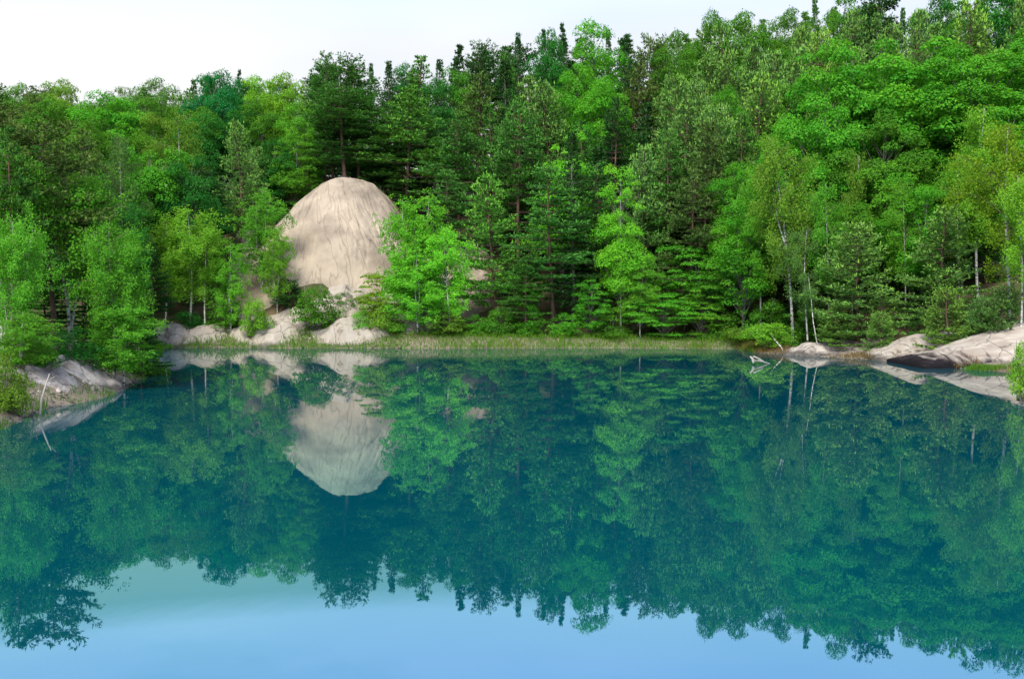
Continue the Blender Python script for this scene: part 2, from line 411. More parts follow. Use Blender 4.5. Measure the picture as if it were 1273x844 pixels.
# ------------------------------------------------------------------ crowns
def build_pine(H=15, R0=3.0, base=.2, pw=.85, gap=.72, per=6, flat=.07, up=.25, tuft=.30, cand=.5, dead=True, dens=1.0, bare=.0):
    s = Soup(); tb = Tubes()
    P = wander(H * .985, .12 + .15 * rng.random())
    r0 = H * .0085 + .02
    tb.add(P, np.linspace(r0, .025, len(P)), 7)
    z = base * H
    while z < H * .985:
        f = (z - base * H) / (H * (1 - base))
        prof = R0 * min(1, (f / .12 + .45)) * (1 - f) ** pw + .14
        for j in range(per if f < .8 else per - 1):
            if rng.random() < .12 + bare * (1 - f): continue
            Lb = prof * rng.uniform(.62, 1.12)
            a = rng.random() * 6.283
            d = np.array([math.cos(a), math.sin(a), 0.0])
            side = np.array([-d[1], d[0], 0])
            zz = z + rng.uniform(-.2, .2) * gap
            p0 = along(P, zz)
            rise = Lb * (up * (.25 + 1.1 * f) + rng.uniform(-.1, .12)) - Lb * .12 * (1 - f)
            p2 = p0 + d * Lb + np.array([0, 0, rise]); p1 = p0 + d * Lb * .55 + np.array([0, 0, rise * .15 - .06 * Lb])
            br = bez(p0, p1, p2, 6)
            tb.add(br, np.linspace(.012 + .012 * Lb, .008, 6), 3)
            nt_ = max(3, int(Lb * 4.6 * dens))
            tt = np.linspace(.26, 1, nt_)
            for q in tt:
                c0 = (1 - q) ** 2 * p0 + 2 * q * (1 - q) * p1 + q * q * p2
                w_ = Lb * .34 * (1.1 - .75 * q) * rng.uniform(.7, 1.2) + .12
                k = max(2, int(w_ * 7 * dens))
                sgn = rng.choice([-1, 1], k)
                u_ = rng.random(k) ** .7 * w_
                C = c0 + side * (sgn * u_)[:, None] + d * (u_ * .55)[:, None]
                C[:, 2] += rng.normal(0, flat * .55, k) + .10 * u_
                dirs = unit(d * .8 + side * sgn[:, None] * .7 + np.array([0, 0, .55]) + rng.normal(0, .35, (k, 3)))
                nb = 4
                tr_ = np.clip(rng.normal(.5, .22, k), 0, 1); ty_ = (rng.random(k) < .25 + .25 * q) * (.2 + .5 * max(cand, .25))
                for b_ in range(nb):
                    dd = unit(dirs + rng.normal(0, .45, (k, 3)) + np.array([0, 0, .15]))
                    s.add(C + dd * tuft * .4, dd, rng.normal(0, 1, (k, 3)), tuft * rng.uniform(.7, 1.2, k), tuft * .27,
                          rnd=tr_, young=ty_)
            if cand and (f > .35 or rng.random() < .3):     # pale upright shoots at the branch ends
                k = 3
                C = p2 + rng.normal(0, .13, (k, 3)) * np.array([1, 1, .5]) + np.array([0, 0, .12])
                s.add(C, np.array([0, 0, 1.0]) + rng.normal(0, .12, (k, 3)), rng.normal(0, 1, (k, 3)), tuft * .95, tuft * .25, young=cand)
                s.add(C, np.array([0, 0, 1.0]) + rng.normal(0, .12, (k, 3)), rng.normal(0, 1, (k, 3)), tuft * .95, tuft * .25, young=cand)
        z += gap * (1 - .45 * f) * rng.uniform(.8, 1.2)
    k = 46
    tz = rng.random(k)
    C = along(P, H * .985) + rng.normal(0, 1, (k, 3)) * np.array([.22, .22, .04]) * tz[:, None] + np.stack([np.zeros(k), np.zeros(k), -tz * .9], 1)
    s.add(C, np.array([0, 0, 1.0]) + rng.normal(0, .45, (k, 3)), rng.normal(0, 1, (k, 3)), tuft * .9, tuft * .25, young=cand)
    if dead:
        zz = .8
        while zz < base * H:
            a = rng.random() * 6.283; Lb = rng.uniform(.4, 1.5)
            p0 = along(P, zz)
            tb.add([p0, p0 + np.array([math.cos(a) * Lb * .6, math.sin(a) * Lb * .6, .0]), p0 + np.array([math.cos(a) * Lb, math.sin(a) * Lb, -.1])], [.02, .013, .006], 3)
            zz += rng.uniform(.3, .6)
    return tb, s

def build_broad(H=14, R0=4.2, base=.28, n=95, rc=1.05, leaf=.25, per=230, flat=.55, trunk=1.0, amp=.35, lobes=.22, stems=1, low=.45, layers=False, droop=.35):
    s = Soup(); tb = Tubes()
    lines = []
    for i in range(stems):
        a = rng.random() * 6.28
        ln = (0, 0) if stems == 1 else (math.cos(a) * R0 * .35, math.sin(a) * R0 * .35)
        P = wander(H * .9, amp * .6, 9, ln)
        lines.append(P)
        tb.add(P, np.linspace((H * .010 + .025) * trunk / math.sqrt(stems), .02, 9), 7 if stems == 1 else 5)
    z0 = base * H; zc = z0 + (H - z0) * low
    ph = rng.random(6) * 6.28
    for i in range(n):
        zz = 1 - 2 * (i + rng.random()) / n
        a = i * 2.39996 + rng.uniform(-.4, .4)
        rr = math.sqrt(max(0, 1 - zz * zz))
        lob = 1 + lobes * (math.sin(a * 2 + ph[0]) * .5 + math.sin(a * 3 + ph[1] + zz * 3) * .5 + math.sin(zz * 7 + ph[2] + a) * .5)
        rad = (rng.random() ** .38) * lob
        rad = max(.25, rad)
        hgt = (H - rc * .5 - zc) if zz > 0 else (zc - z0)
        c = np.array([math.cos(a) * rr * R0 * rad, math.sin(a) * rr * R0 * rad, zc + zz * hgt * min(1.08, rad + .05)])
        c[2] = min(c[2], H - rc * .35)
        P = lines[rng.integers(len(lines))]
        hd = math.hypot(c[0], c[1])
        c[:2] += along(P, min(c[2], H * .9))[:2] * .6
        zs = max(z0 * .55, c[2] - hd * rng.uniform(.5, 1.0) - .6); zs = min(zs, H * .82)
        p0 = along(P, zs)
        mid = (p0 + c) / 2 + np.array([0, 0, .12 * hd]) + rng.normal(0, .15, 3)
        tb.add(bez(p0, mid, c, 5), np.linspace(.011 * hd + .022, .010, 5) * trunk, 4, 1)
        # leafy clump: an uneven dome, densest at its upper outside
        q = rc * rng.uniform(.5, 1.4)
        k = int(per * (q / rc) ** 2)
        d = rng.normal(0, 1, (k, 3)); d[:, 2] = np.abs(d[:, 2]) * (1 if not layers else .6) - .35; d = unit(d)
        rad_ = rng.uniform(.55, 1.0, k) ** .6
        outw = np.array([c[0], c[1], 0]) / (hd + 1e-6)
        sub = 1 + .25 * np.sin(d[:, 0] * 5 + ph[3] + i) * np.cos(d[:, 1] * 5 + ph[4] + i)
        C = c + d * (rad_ * sub * q)[:, None] * np.array([1.15, 1.15, flat if not layers else .3])
        C[:, 2] -= droop * .35 * (np.linalg.norm(C[:, :2] - c[:2], axis=1) / q) ** 2 * q
        nrm = unit(d * .6 + np.array([0, 0, .75]) + rng.normal(0, .38, (k, 3)))
        A = rng.normal(0, .7, (k, 3)) + outw * .8 + d * .6; A[:, 2] -= droop
        B = np.cross(nrm, A)
        A = np.cross(B, nrm); A[:, 2] -= droop * .3
        s.add(C, A, B, leaf * rng.uniform(.7, 1.25, k), leaf * rng.uniform(.55, .85, k),
              rnd=np.clip(rng.normal(.5, .2, k) + rng.normal(0, .12), 0, 1), young=(rng.random(k) < .12) * .8)
    return tb, s

def build_birch(H=13, R0=2.4, base=.25, limbs=34, strands=18, leaf=.13, trunk=1.0, lean=(0, 0), fork=False, hang=1.1, dens=1.0, stems=1, spread=1.0):
    s = Soup(); tb = Tubes()
    lines = []
    for i in range(stems):
        a = rng.random() * 6.28
        ln = lean if i == 0 else (lean[0] + math.cos(a) * 1.3 * spread, lean[1] + math.sin(a) * 1.3 * spread)
        hh = H * (1 if i == 0 else rng.uniform(.78, .95))
        P = wander(hh * .97, .22, 11, ln)
        lines.append((P, hh))
        tb.add(P, np.linspace((H * .0062 + .02) * trunk / (1 if i == 0 else 1.2), .015, 11), 6)
    if fork:
        P0 = lines[0][0]; b0 = along(P0, H * .45)
        Q = np.array([b0, b0 + [-.7, .2, H * .14], b0 + [-1.1, .1, H * .3], b0 + [-1.2, .2, H * .44]])
        tb.add(Q, [.07 * trunk, .05, .03, .012], 5); lines.append((np.vstack([[b0[0], b0[1], 0], Q]), H * .9))
    for P, hh in lines:
        m_ = int(limbs * (1 if P is lines[0][0] else .6))
        for i in range(m_):
            f = (i + rng.random()) / m_
            z = hh * (base + (1 - base) * f * .97)
            prof = R0 * (math.sin(math.pi * min(1, .22 + .78 * f)) ** .7) * (1 if f < .75 else 1 - (f - .75) * 1.2)
            Lb = prof * rng.uniform(.55, 1.15) + .15
            a = rng.random() * 6.283; d = np.array([math.cos(a), math.sin(a), 0])
            p0 = along(P, z)
            p2 = p0 + d * Lb + np.array([0, 0, Lb * rng.uniform(.35, .9)]); p1 = p0 + d * Lb * .4 + np.array([0, 0, Lb * .6])
            tb.add(bez(p0, p1, p2, 5), np.linspace(.008 * Lb + .010, .005, 5), 3, 1)
            ns = max(3, int(strands * Lb / R0 * 1.4))
            for q in rng.uniform(.25, 1.05, ns):
                c0 = (1 - q) ** 2 * p0 + 2 * q * (1 - q) * p1 + q * q * p2 + rng.normal(0, .22, 3)
                hl = hang * rng.uniform(.35, 1.1)
                k = int((9 + 15 * hl) * dens)
                tq = rng.random(k)
                C = c0 + np.stack([rng.normal(0, .10 + .05 * hl, k) + d[0] * tq * .25, rng.normal(0, .10 + .05 * hl, k) + d[1] * tq * .25, -tq * hl + .1], 1)
                A = rng.normal(0, .6, (k, 3)) + np.array([0, 0, -.8]); B = rng.normal(0, 1, (k, 3)); B[:, 2] *= .3
                nr = unit(rng.normal(0, .5, (k, 3)) + d * .6 + np.array([0, 0, .5]))
                B = np.cross(nr, A)
                s.add(C, A, B, leaf * rng.uniform(.8, 1.3, k), leaf * .75,
                      rnd=np.clip(rng.normal(.5, .2, k) + rng.normal(0, .1), 0, 1), young=(rng.random(k) < .15) * .8)
    return tb, s

# ------------------------------------------------------------------ library of tree shapes
LIB = {}
def lib(kind, builder, variants, bark, leafm, **kw):
    for i in range(variants):
        k2 = {a: (b() if callable(b) else b) for a, b in kw.items()}
        tb, s = builder(**k2)
        cm_ = s.mesh(kind + '_crown'); tm = tb.mesh(kind + '_trunk')
        cm_.materials.append(M[leafm]); tm.materials.append(M[bark])
        if any(tb.mi) and bark == 'birch_bark':
            tm.materials.append(M['twig']); tm.polygons.foreach_set('material_index', np.array(tb.mi, np.int32))
        V = np.concatenate(s.V).reshape(-1, 3)
        W0 = np.percentile(np.abs(V[:, 0] - np.median(V[:, 0])), 97) * 2
        LIB.setdefault(kind, []).append((cm_, tm, W0, V[:, 2].max()))
U = rng.uniform
lib('pine', build_pine, 5, 'pine_bark', 'needle', H=15, R0=lambda: U(2.8, 3.5), base=lambda: U(.12, .3), pw=lambda: U(.65, 1.0), cand=.5, dens=1.15)
lib('oldpine', build_pine, 3, 'pine_bark', 'needle', H=17, R0=lambda: U(2.8, 3.6), base=lambda: U(.4, .52), pw=.5, up=.45, flat=.16, gap=.6, bare=.15, cand=.35, dens=1.15)
lib('spruce', build_pine, 3, 'grey_bark', 'needle', H=16, R0=lambda: U(2.3, 2.8), base=.06, pw=1.15, gap=.55, per=7, up=.1, cand=.15, dead=False, tuft=.27)
lib('youngpine', build_pine, 3, 'pine_bark', 'needle', H=5, R0=lambda: U(1.3, 1.6), base=.06, pw=.7, gap=.36, per=6, up=.75, tuft=.17, cand=.5, dens=2.3, dead=False)
lib('broad', build_broad, 5, 'grey_bark', 'leaf', H=14, R0=lambda: U(3.8, 4.5), base=lambda: U(.2, .32), leaf=.2, per=330)
lib('maple', build_broad, 3, 'grey_bark', 'leaf', H=15, R0=lambda: U(5.0, 5.8), base=lambda: U(.28, .36), n=135, rc=1.1, leaf=.235, per=380, flat=.5, droop=.6, lobes=.15, low=.4)
lib('layered', build_broad, 3, 'grey_bark', 'leaf', H=7, R0=2.8, base=.14, n=52, rc=.8, leaf=.16, per=290, layers=True, droop=.45, stems=2, trunk=.8)
lib('birch', build_birch, 4, 'birch_bark', 'leaf', H=13, R0=lambda: U(2.2, 2.7), base=lambda: U(.25, .38))
lib('leanbirch', build_birch, 1, 'birch_bark', 'leaf', H=13, R0=2.6, base=.3, lean=(-2.2, 0), fork=True, trunk=1.25)
lib('freshbirch', build_birch, 3, 'birch_bark', 'leaf', H=11, R0=2.3, base=.14, limbs=46, strands=16, hang=.5, leaf=.14, stems=2, spread=.6)
lib('densepine', build_pine, 4, 'pine_bark', 'needle', H=11, R0=lambda: U(2.3, 2.7), base=lambda: U(.08, .2), pw=.7, gap=.55, per=7, up=.6, flat=.12, tuft=.25, cand=.85, dens=1.3, dead=False)
lib('clumpbirch', build_birch, 3, 'birch_bark', 'leaf', H=10, R0=2.5, base=.34, stems=3, limbs=30, strands=14, spread=1.2, leaf=.12, dens=1.15)
lib('aspen', build_broad, 3, 'birch_bark', 'leaf', H=12, R0=2.6, base=.2, n=105, rc=.72, leaf=.155, per=230, flat=.6, trunk=.75, stems=1, lobes=.3, low=.35, droop=.3)
lib('bush', build_broad, 3, 'grey_bark', 'leaf', H=3, R0=1.5, base=.04, n=26, rc=.55, leaf=.13, per=230, flat=.7, stems=3, trunk=.6, low=.4)
lib('willow', build_birch, 2, 'grey_bark', 'leaf', H=3.4, R0=1.3, base=.08, stems=4, limbs=16, strands=10, leaf=.12, hang=.4, trunk=.6, spread=.5)

COL = dict(lime=(.135, .335, .026), fresh=(.100, .320, .026), vivid=(.070, .285, .020), bright=(.125, .420, .028), mid=(.065, .210, .018), deep=(.026, .160, .022),
           teal=(.018, .160, .045), olive=(.110, .235, .025), yellow=(.155, .30, .02), dull=(.085, .19, .04),
           pine=(.040, .135, .024), dark=(.022, .080, .018), pgreen=(.062, .190, .028), pgrey=(.080, .190, .045), pbrown=(.062, .120, .028), plight=(.10, .22, .042))
TONE = dict(bright='bright green', lime='lime green', fresh='fresh green', vivid='vivid green', mid='mid green', deep='deep green', teal='bluish green', olive='olive green',
            yellow='yellow green', dull='dull green', pine='dark green', dark='very dark', pgreen='green', pgrey='grey green', pbrown='brownish green', plight='light green')
NAMES = dict(pine=('pine_tree', 'pine'), oldpine=('pine_tree', 'pine'), spruce=('spruce_tree', 'spruce'), youngpine=('young_pine', 'young pine'),
             broad=('broadleaf_tree', 'broadleaf'), maple=('maple_tree', 'maple'), layered=('young_broadleaf_tree', 'young broadleaf'),
             birch=('birch_tree', 'birch'), leanbirch=('birch_tree', 'birch'), freshbirch=('birch_tree', 'birch'), densepine=('pine_tree', 'pine'), clumpbirch=('birch_tree', 'birch'), aspen=('aspen_tree', 'aspen'), bush=('bush', 'bush'), willow=('bush', 'bush'))
GROUPS = {'pine': 'pines of the lakeside forest', 'spruce': 'spruces of the lakeside forest', 'young pine': 'young pines along the shore',
          'broadleaf': 'broadleaf trees of the forest', 'maple': 'maples on the slope', 'young broadleaf': 'young trees under the pines',
          'birch': 'birches along the shore and slope', 'aspen': 'aspens along the shore', 'bush': 'bushes at the water side'}

PLACED = []
def tree(kind, px, top, D, wpx, c, label=None, v=None, rot=None, dz=0.0):
    if kind == 'pine' and c in ('pgrey', 'plight'): kind = 'densepine'
    x = (px - CX) / F_PX * D
    z = float(height(np.array([x]), np.array([D]))[0])
    ztop = CAM_H + (HY - top) / F_PX * D
    h = ztop - z + .15
    if h < .5: print('SHORT', kind, px, top, D, round(h, 2)); return
    cm_, tm, W0, H0 = LIB[kind][(v if v is not None else rng.integers(99)) % len(LIB[kind])]
    W = wpx / F_PX * D
    sxy = W / W0; sz = h / H0
    o = bpy.data.objects.new(NAMES[kind][0], None); col.objects.link(o)
    o.empty_display_size = .5
    o.location = (x, D, z - .15 + dz)
    o.rotation_euler = (0, 0, rng.random() * 6.283 if rot is None else rot)
    o.scale = (sxy, sxy, sz)
    cr_ = bpy.data.objects.new('crown', cm_); tr_ = bpy.data.objects.new('trunk', tm)
    k = rng.uniform(.85, 1.15); g = rng.uniform(-.06, .06)
    cc = COL[c]
    for q in (cr_, tr_):
        col.objects.link(q); q.parent = o
    cr_.color = (cc[0] * (k + g), cc[1] * k, cc[2] * (k - g), 1)
    PLACED.append(dict(o=o, kind=kind, px=px, top=top, D=D, x=x, w=W, h=h, c=c, label=label))
    return o

T = tree
# --- skyline
for a in [('broad', 8, 114, 140, 60, 'mid'), ('oldpine', 2, 101, 138, 45, 'pine'), ('broad', 38, 104, 135, 50, 'mid'), ('broad', 82, 98, 130, 70, 'olive'),
          ('broad', 118, 128, 145, 48, 'olive'), ('broad', 150, 108, 145, 45, 'dull'), ('broad', 178, 112, 150, 50, 'mid'), ('broad', 205, 97, 145, 60, 'dull'),
          ('spruce', 240, 101, 140, 36, 'pine'), ('broad', 272, 86, 122, 80, 'teal'), ('spruce', 301, 88, 150, 22, 'dark'), ('broad', 324, 96, 130, 60, 'lime'),
          ('broad', 362, 90, 122, 66, 'lime'), ('oldpine', 405, 67, 119, 56, 'pine'), ('oldpine', 440, 71, 117, 62, 'pine'), ('spruce', 463, 82, 128, 28, 'dark'),
          ('spruce', 487, 78, 126, 40, 'dark'), ('broad', 510, 80, 128, 50, 'deep'), ('pine', 530, 72, 121, 74, 'pgreen'), ('spruce', 565, 57, 122, 46, 'dark'),
          ('oldpine', 598, 50, 124, 50, 'dark'), ('pine', 625, 60, 126, 54, 'pine'), ('spruce', 643, 45, 130, 36, 'dark'), ('broad', 684, 36, 125, 56, 'deep'),
          ('spruce', 700, 33, 132, 30, 'dark'), ('spruce', 672, 40, 131, 24, 'dark'), ('broad', 733, 28, 124, 80, 'vivid'), ('spruce', 757, 40, 135, 30, 'dark'),
          ('spruce', 786, 46, 130, 46, 'dark'), ('oldpine', 808, 42, 126, 50, 'pbrown'), ('broad', 845, 38, 134, 66, 'mid'), ('broad', 884, 16, 130, 66, 'mid'),
          ('broad', 930, 14, 128, 86, 'mid'), ('broad', 985, 10, 130, 66, 'mid'), ('spruce', 1012, 3, 132, 36, 'pine'), ('broad', 1040, -4, 132, 70, 'mid'),
          ('oldpine', 1080, -10, 128, 62, 'dark'), ('spruce', 1118, 14, 130, 30, 'pine'), ('broad', 1166, -8, 128, 78, 'deep'), ('pine', 1197, 4, 115, 78, 'plight'),
          ('broad', 1240, -22, 122, 84, 'deep'), ('pine', 1266, -2, 112, 60, 'pgrey'), ('pine', 1135, 14, 118, 56, 'pgrey')]:
    T(*a)
# --- slope behind the left shore
for a in [('pine', 20, 138, 92, 80, 'pbrown'), ('oldpine', 70, 150, 50, 110, 'pbrown'), ('pine', 15, 158, 47, 90, 'pine'), ('pine', 105, 158, 78, 90, 'pbrown'), ('broad', 150, 118, 112, 80, 'vivid'),
          ('broad', 112, 148, 104, 64, 'mid'), ('broad', 60, 122, 112, 70, 'mid'), ('broad', 190, 180, 92, 84, 'vivid'), ('broad', 195, 140, 112, 60, 'olive'),
          ('broad', 252, 140, 112, 70, 'deep'), ('spruce', 262, 190, 103, 62, 'dark'), ('spruce', 285, 205, 106, 50, 'dark'), ('broad', 300, 130, 116, 60, 'deep'),
          ('pine', 300, 148, 100, 52, 'pgrey'), ('pine', 325, 183, 108, 46, 'pgrey'), ('broad', 330, 128, 116, 60, 'mid'), ('broad', 375, 125, 114, 56, 'fresh'),
          ('aspen', 372, 165, 109, 52, 'fresh'), ('broad', 345, 170, 110, 60, 'deep'), ('spruce', 225, 205, 98, 60, 'dark'), ('broad', 215, 215, 94, 70, 'deep'),
          ('pine', 165, 235, 88, 70, 'dark'), ('pine', 130, 215, 76, 70, 'dark'), ('pine', 190, 300, 84, 50, 'dark'), ('broad', 160, 250, 80, 70, 'deep'),
          ('birch', 157, 165, 84, 52, 'dull'), ('birch', 232, 140, 100, 66, 'olive'), ('pine', 30, 200, 70, 80, 'dark')]:
    T(*a)
# --- upper and middle slope, centre
for a in [('pine', 415, 118, 112, 84, 'pine'), ('pine', 448, 112, 110, 84, 'pine'), ('oldpine', 430, 105, 108, 80, 'pine'), ('pine', 505, 108, 109, 112, 'pgreen'),
          ('pine', 480, 130, 112, 70, 'pine'), ('broad', 550, 98, 117, 60, 'deep'), ('pine', 592, 92, 114, 90, 'pbrown'), ('broad', 572, 86, 120, 44, 'mid'),
          ('pine', 572, 140, 103, 84, 'pine'), ('pine', 612, 132, 104, 60, 'pine'), ('pine', 640, 118, 108, 80, 'pine'), ('pine', 645, 128, 99, 96, 'pine'),
          ('pine', 680, 98, 110, 74, 'pgrey'), ('pine', 660, 95, 112, 60, 'pgrey'), ('broad', 712, 78, 114, 64, 'vivid'), ('broad', 748, 100, 110, 72, 'vivid'), ('pine', 722, 150, 101, 76, 'pine'), ('pine', 765, 120, 104, 66, 'dark'),
          ('pine', 792, 78, 112, 90, 'pbrown'), ('pine', 830, 95, 108, 80, 'pgrey'), ('pine', 850, 125, 102, 86, 'pgrey'), ('pine', 872, 72, 116, 80, 'pgrey'),
          ('broad', 845, 62, 122, 70, 'mid'), ('pine', 905, 64, 114, 80, 'pgrey'), ('pine', 940, 92, 106, 78, 'plight'), ('pine', 960, 62, 118, 70, 'pgrey'),
          ('pine', 990, 60, 114, 64, 'pgrey'), ('pine', 1020, 40, 118, 70, 'plight'), ('pine', 1052, 14, 122, 66, 'pgrey'), ('broad', 900, 105, 106, 60, 'vivid'),
          ('pine', 1105, 32, 114, 60, 'pgrey'), ('pine', 895, 130, 100, 80, 'pgrey'), ('pine', 925, 140, 98, 80, 'pine')]:
    T(*a)
# --- maples on the right
for a in [('maple', 1055, 46, 92, 170, 'vivid'), ('maple', 1135, 50, 90, 170, 'vivid'), ('maple', 1205, 60, 86, 170, 'vivid'), ('maple', 1262, 42, 96, 130, 'vivid'),
          ('maple', 1020, 120, 87, 130, 'vivid'), ('maple', 1090, 140, 84, 120, 'mid'), ('maple', 1170, 158, 86, 100, 'mid'), ('maple', 1250, 130, 80, 120, 'vivid'),  # mid ones: shade of the gaps put into a darker leaf colour
          ('broad', 965, 150, 92, 76, 'vivid'), ('broad', 1095, 198, 80, 90, 'fresh'), ('broad', 1132, 215, 77, 80, 'vivid'), ('broad', 1195, 215, 78, 80, 'mid'),
          ('broad', 1045, 250, 79, 60, 'mid'), ('birch', 1030, 225, 77, 48, 'fresh'), ('birch', 1125, 225, 75.5, 46, 'fresh'), ('birch', 1192, 190, 76, 46, 'lime'), ('aspen', 1150, 232, 75, 44, 'vivid'), ('birch', 1060, 190, 80, 44, 'olive')]:
    T(*a)
# --- lower slope and shore row
for a in [('densepine', 617, 213, 90, 76, 'pgreen'), ('pine', 688, 205, 89, 120, 'pine'), ('aspen', 700, 160, 96, 60, 'bright'), ('pine', 745, 200, 92, 96, 'pine'),
          ('aspen', 772, 203, 88, 56, 'bright'), ('pine', 800, 178, 94, 64, 'pgrey'), ('pine', 832, 160, 95, 90, 'pine'), ('pine', 872, 150, 94, 104, 'pbrown'),
          ('pine', 560, 210, 96, 70, 'pine'), ('pine', 860, 210, 90, 80, 'pbrown'),
          ('aspen', 796, 315, 86.5, 42, 'fresh'), ('layered', 850, 302, 89, 92, 'vivid'), ('layered', 825, 362, 86.5, 76, 'vivid'), ('layered', 872, 352, 87, 64, 'fresh'),
          ('layered', 735, 345, 87, 44, 'vivid'), ('layered', 655, 325, 88, 44, 'vivid'), ('pine', 655, 300, 87, 60, 'pine'),
          ('broad', 925, 250, 85, 84, 'vivid'), ('broad', 915, 200, 90, 66, 'vivid'), ('leanbirch', 986, 166, 80, 84, 'olive', None, 0, 0.0), ('birch', 945, 210, 84, 56, 'fresh'),
          ('birch', 1005, 280, 77, 54, 'dull'), ('birch', 1040, 195, 86, 80, 'mid'), ('birch', 1215, 130, 76, 74, 'lime'), ('birch', 1256, 150, 68, 92, 'yellow'),
          ('birch', 1268, 215, 64, 66, 'lime'), ('pine', 1068, 275, 75, 96, 'pgrey'), ('pine', 1170, 255, 73, 90, 'pgrey'), ('pine', 1225, 290, 78, 60, 'dark'),  # last pine's dark needle colour stands in for a shaded gap
          ('pine', 1120, 300, 80, 60, 'dark'), ('pine', 1010, 340, 82, 60, 'dark'),
          ('youngpine', 1045, 378, 74, 50, 'plight'), ('youngpine', 1093, 385, 70.8, 42, 'plight'), ('youngpine', 1185, 352, 67.5, 66, 'plight'),
          ('youngpine', 1218, 366, 66, 50, 'pgrey'), ('youngpine', 1252, 352, 65, 60, 'pgrey'), ('youngpine', 1150, 385, 72, 40, 'pine'),
          ('willow', 958, 400, 78, 48, 'lime'), ('willow', 925, 402, 84, 50, 'olive'),
          ('birch', 235, 256, 87.5, 74, 'lime'), ('birch', 205, 268, 88, 62, 'lime'), ('birch', 255, 275, 87, 50, 'lime'), ('freshbirch', 287, 298, 87, 48, 'fresh'), ('freshbirch', 326, 233, 93, 66, 'fresh'), ('freshbirch', 345, 280, 90, 40, 'lime'),
          ('bush', 318, 368, 86, 34, 'lime'), ('youngpine', 297, 255, 103, 34, 'pgrey'), ('bush', 393, 352, 86, 54, 'mid'), ('youngpine', 365, 345, 90, 40, 'dark'),
          ('layered', 466, 338, 88, 52, 'yellow'), ('freshbirch', 503, 242, 88, 70, 'bright'), ('freshbirch', 533, 233, 89, 70, 'bright'), ('freshbirch', 560, 278, 87, 60, 'bright'), ('freshbirch', 520, 310, 86, 76, 'bright'), ('broad', 405, 172, 121, 50, 'deep'), ('broad', 440, 175, 120, 50, 'deep'), ('broad', 475, 180, 120, 50, 'mid'), ('pine', 500, 205, 110, 60, 'pine'), ('broad', 470, 200, 112, 60, 'deep'),
          ('bush', 490, 385, 86, 40, 'mid'), ('bush', 555, 388, 86, 50, 'olive'), ('bush', 620, 380, 87, 46, 'mid'), ('bush', 590, 390, 87, 40, 'vivid'),
          ('bush', 655, 385, 87, 40, 'vivid'), ('bush', 700, 388, 87, 50, 'vivid'), ('bush', 240, 385, 88, 44, 'deep'), ('bush', 275, 380, 88, 44, 'mid'),
          ('bush', 430, 362, 90, 34, 'mid'), ('bush', 452, 384, 86, 34, 'fresh'), ('bush', 412, 380, 87, 26, 'mid'), ('bush', 478, 372, 86, 40, 'olive'), ('youngpine', 412, 335, 92, 26, 'pgrey'), ('bush', 760, 388, 87, 50, 'mid'),
          ('bush', 905, 385, 86, 46, 'mid'), ('bush', 960, 370, 84, 56, 'mid'), ('bush', 1000, 380, 80, 50, 'mid')]:
    T(*a)
# --- left cluster over the near bank
for a in [('clumpbirch', 85, 198, 51, 165, 'fresh'), ('clumpbirch', 2, 172, 48, 100, 'fresh'), ('clumpbirch', 142, 268, 49, 105, 'fresh'), ('clumpbirch', 12, 262, 43, 90, 'fresh'),
          ('pine', 100, 310, 54, 100, 'dark'), ('pine', 60, 340, 52, 70, 'dark'), ('freshbirch', 152, 368, 48.6, 84, 'fresh'), ('freshbirch', 20, 385, 42, 80, 'fresh'),
          ('pine', 175, 385, 55, 60, 'dark'), ('bush', 95, 405, 47, 80, 'deep'), ('bush', 188, 415, 57, 44, 'mid'), ('bush', 12, 430, 36.5, 56, 'olive'),
          ('pine', 130, 360, 56, 80, 'dark'), ('bush', 45, 425, 43.5, 60, 'mid'), ('bush', 1273, 420, 42, 34, 'lime')]:
    T(*a)

# --- filler further up the slope
SKY = np.array([(-60, 112), (0, 112), (70, 100), (115, 130), (150, 112), (200, 100), (240, 104), (272, 90), (340, 98), (380, 95), (405, 72), (440, 76), (470, 95), (520, 78),
                (560, 66), (600, 58), (650, 48), (700, 42), (750, 40), (800, 50), (840, 46), (885, 22), (930, 20), (985, 16), (1040, 2), (1080, -2), (1115, 18), (1165, 0), (1273, -20), (1340, -20)])
ZONEK = [(-60, 60, ['pine', 'broad', 'oldpine'], ['mid', 'pbrown']), (60, 260, ['broad', 'pine', 'broad'], ['mid', 'pine']), (260, 400, ['broad', 'spruce'], ['deep', 'dark']),
         (400, 700, ['pine', 'oldpine', 'spruce', 'spruce'], ['deep', 'dark']), (700, 830, ['spruce', 'pine', 'spruce'], ['vivid', 'dark']), (830, 1340, ['pine', 'broad', 'pine', 'spruce'], ['mid', 'pgrey'])]
for D in (90, 97, 105, 114, 124, 136, 148):
    step = 3.9 * F_PX / D * (1.0 if D < 120 else 1.15)
    px = -50 + rng.random() * step
    while px < 1330:
        q = px + rng.uniform(-.3, .3) * step; dd = D + rng.uniform(-3, 3); px += step
        x = (q - CX) / F_PX * dd
        if lake_sd(np.array([x]), np.array([dd]))[0] < 6: continue
        if -27 < x < 0 and dd < 108: continue
        if any((p['x'] - x) ** 2 + (p['D'] - dd) ** 2 < (2.3 if dd < 120 else 3.2) ** 2 for p in PLACED): continue
        s0 = np.interp(q, SKY[:, 0], SKY[:, 1])
        top = s0 + 8 + max(0, (128 - dd) / 38) * (215 - s0) * rng.uniform(.6, 1.05)
        for z in ZONEK:
            if z[0] <= q < z[1]:
                kind = z[2][rng.integers(len(z[2]))]; c = z[3][0] if kind == 'broad' else z[3][1]
        if dd < 100: c = 'dark' if kind != 'broad' else 'deep'
        T(kind, q, top, dd, rng.uniform(5.2, 6.8) * F_PX / dd, c)

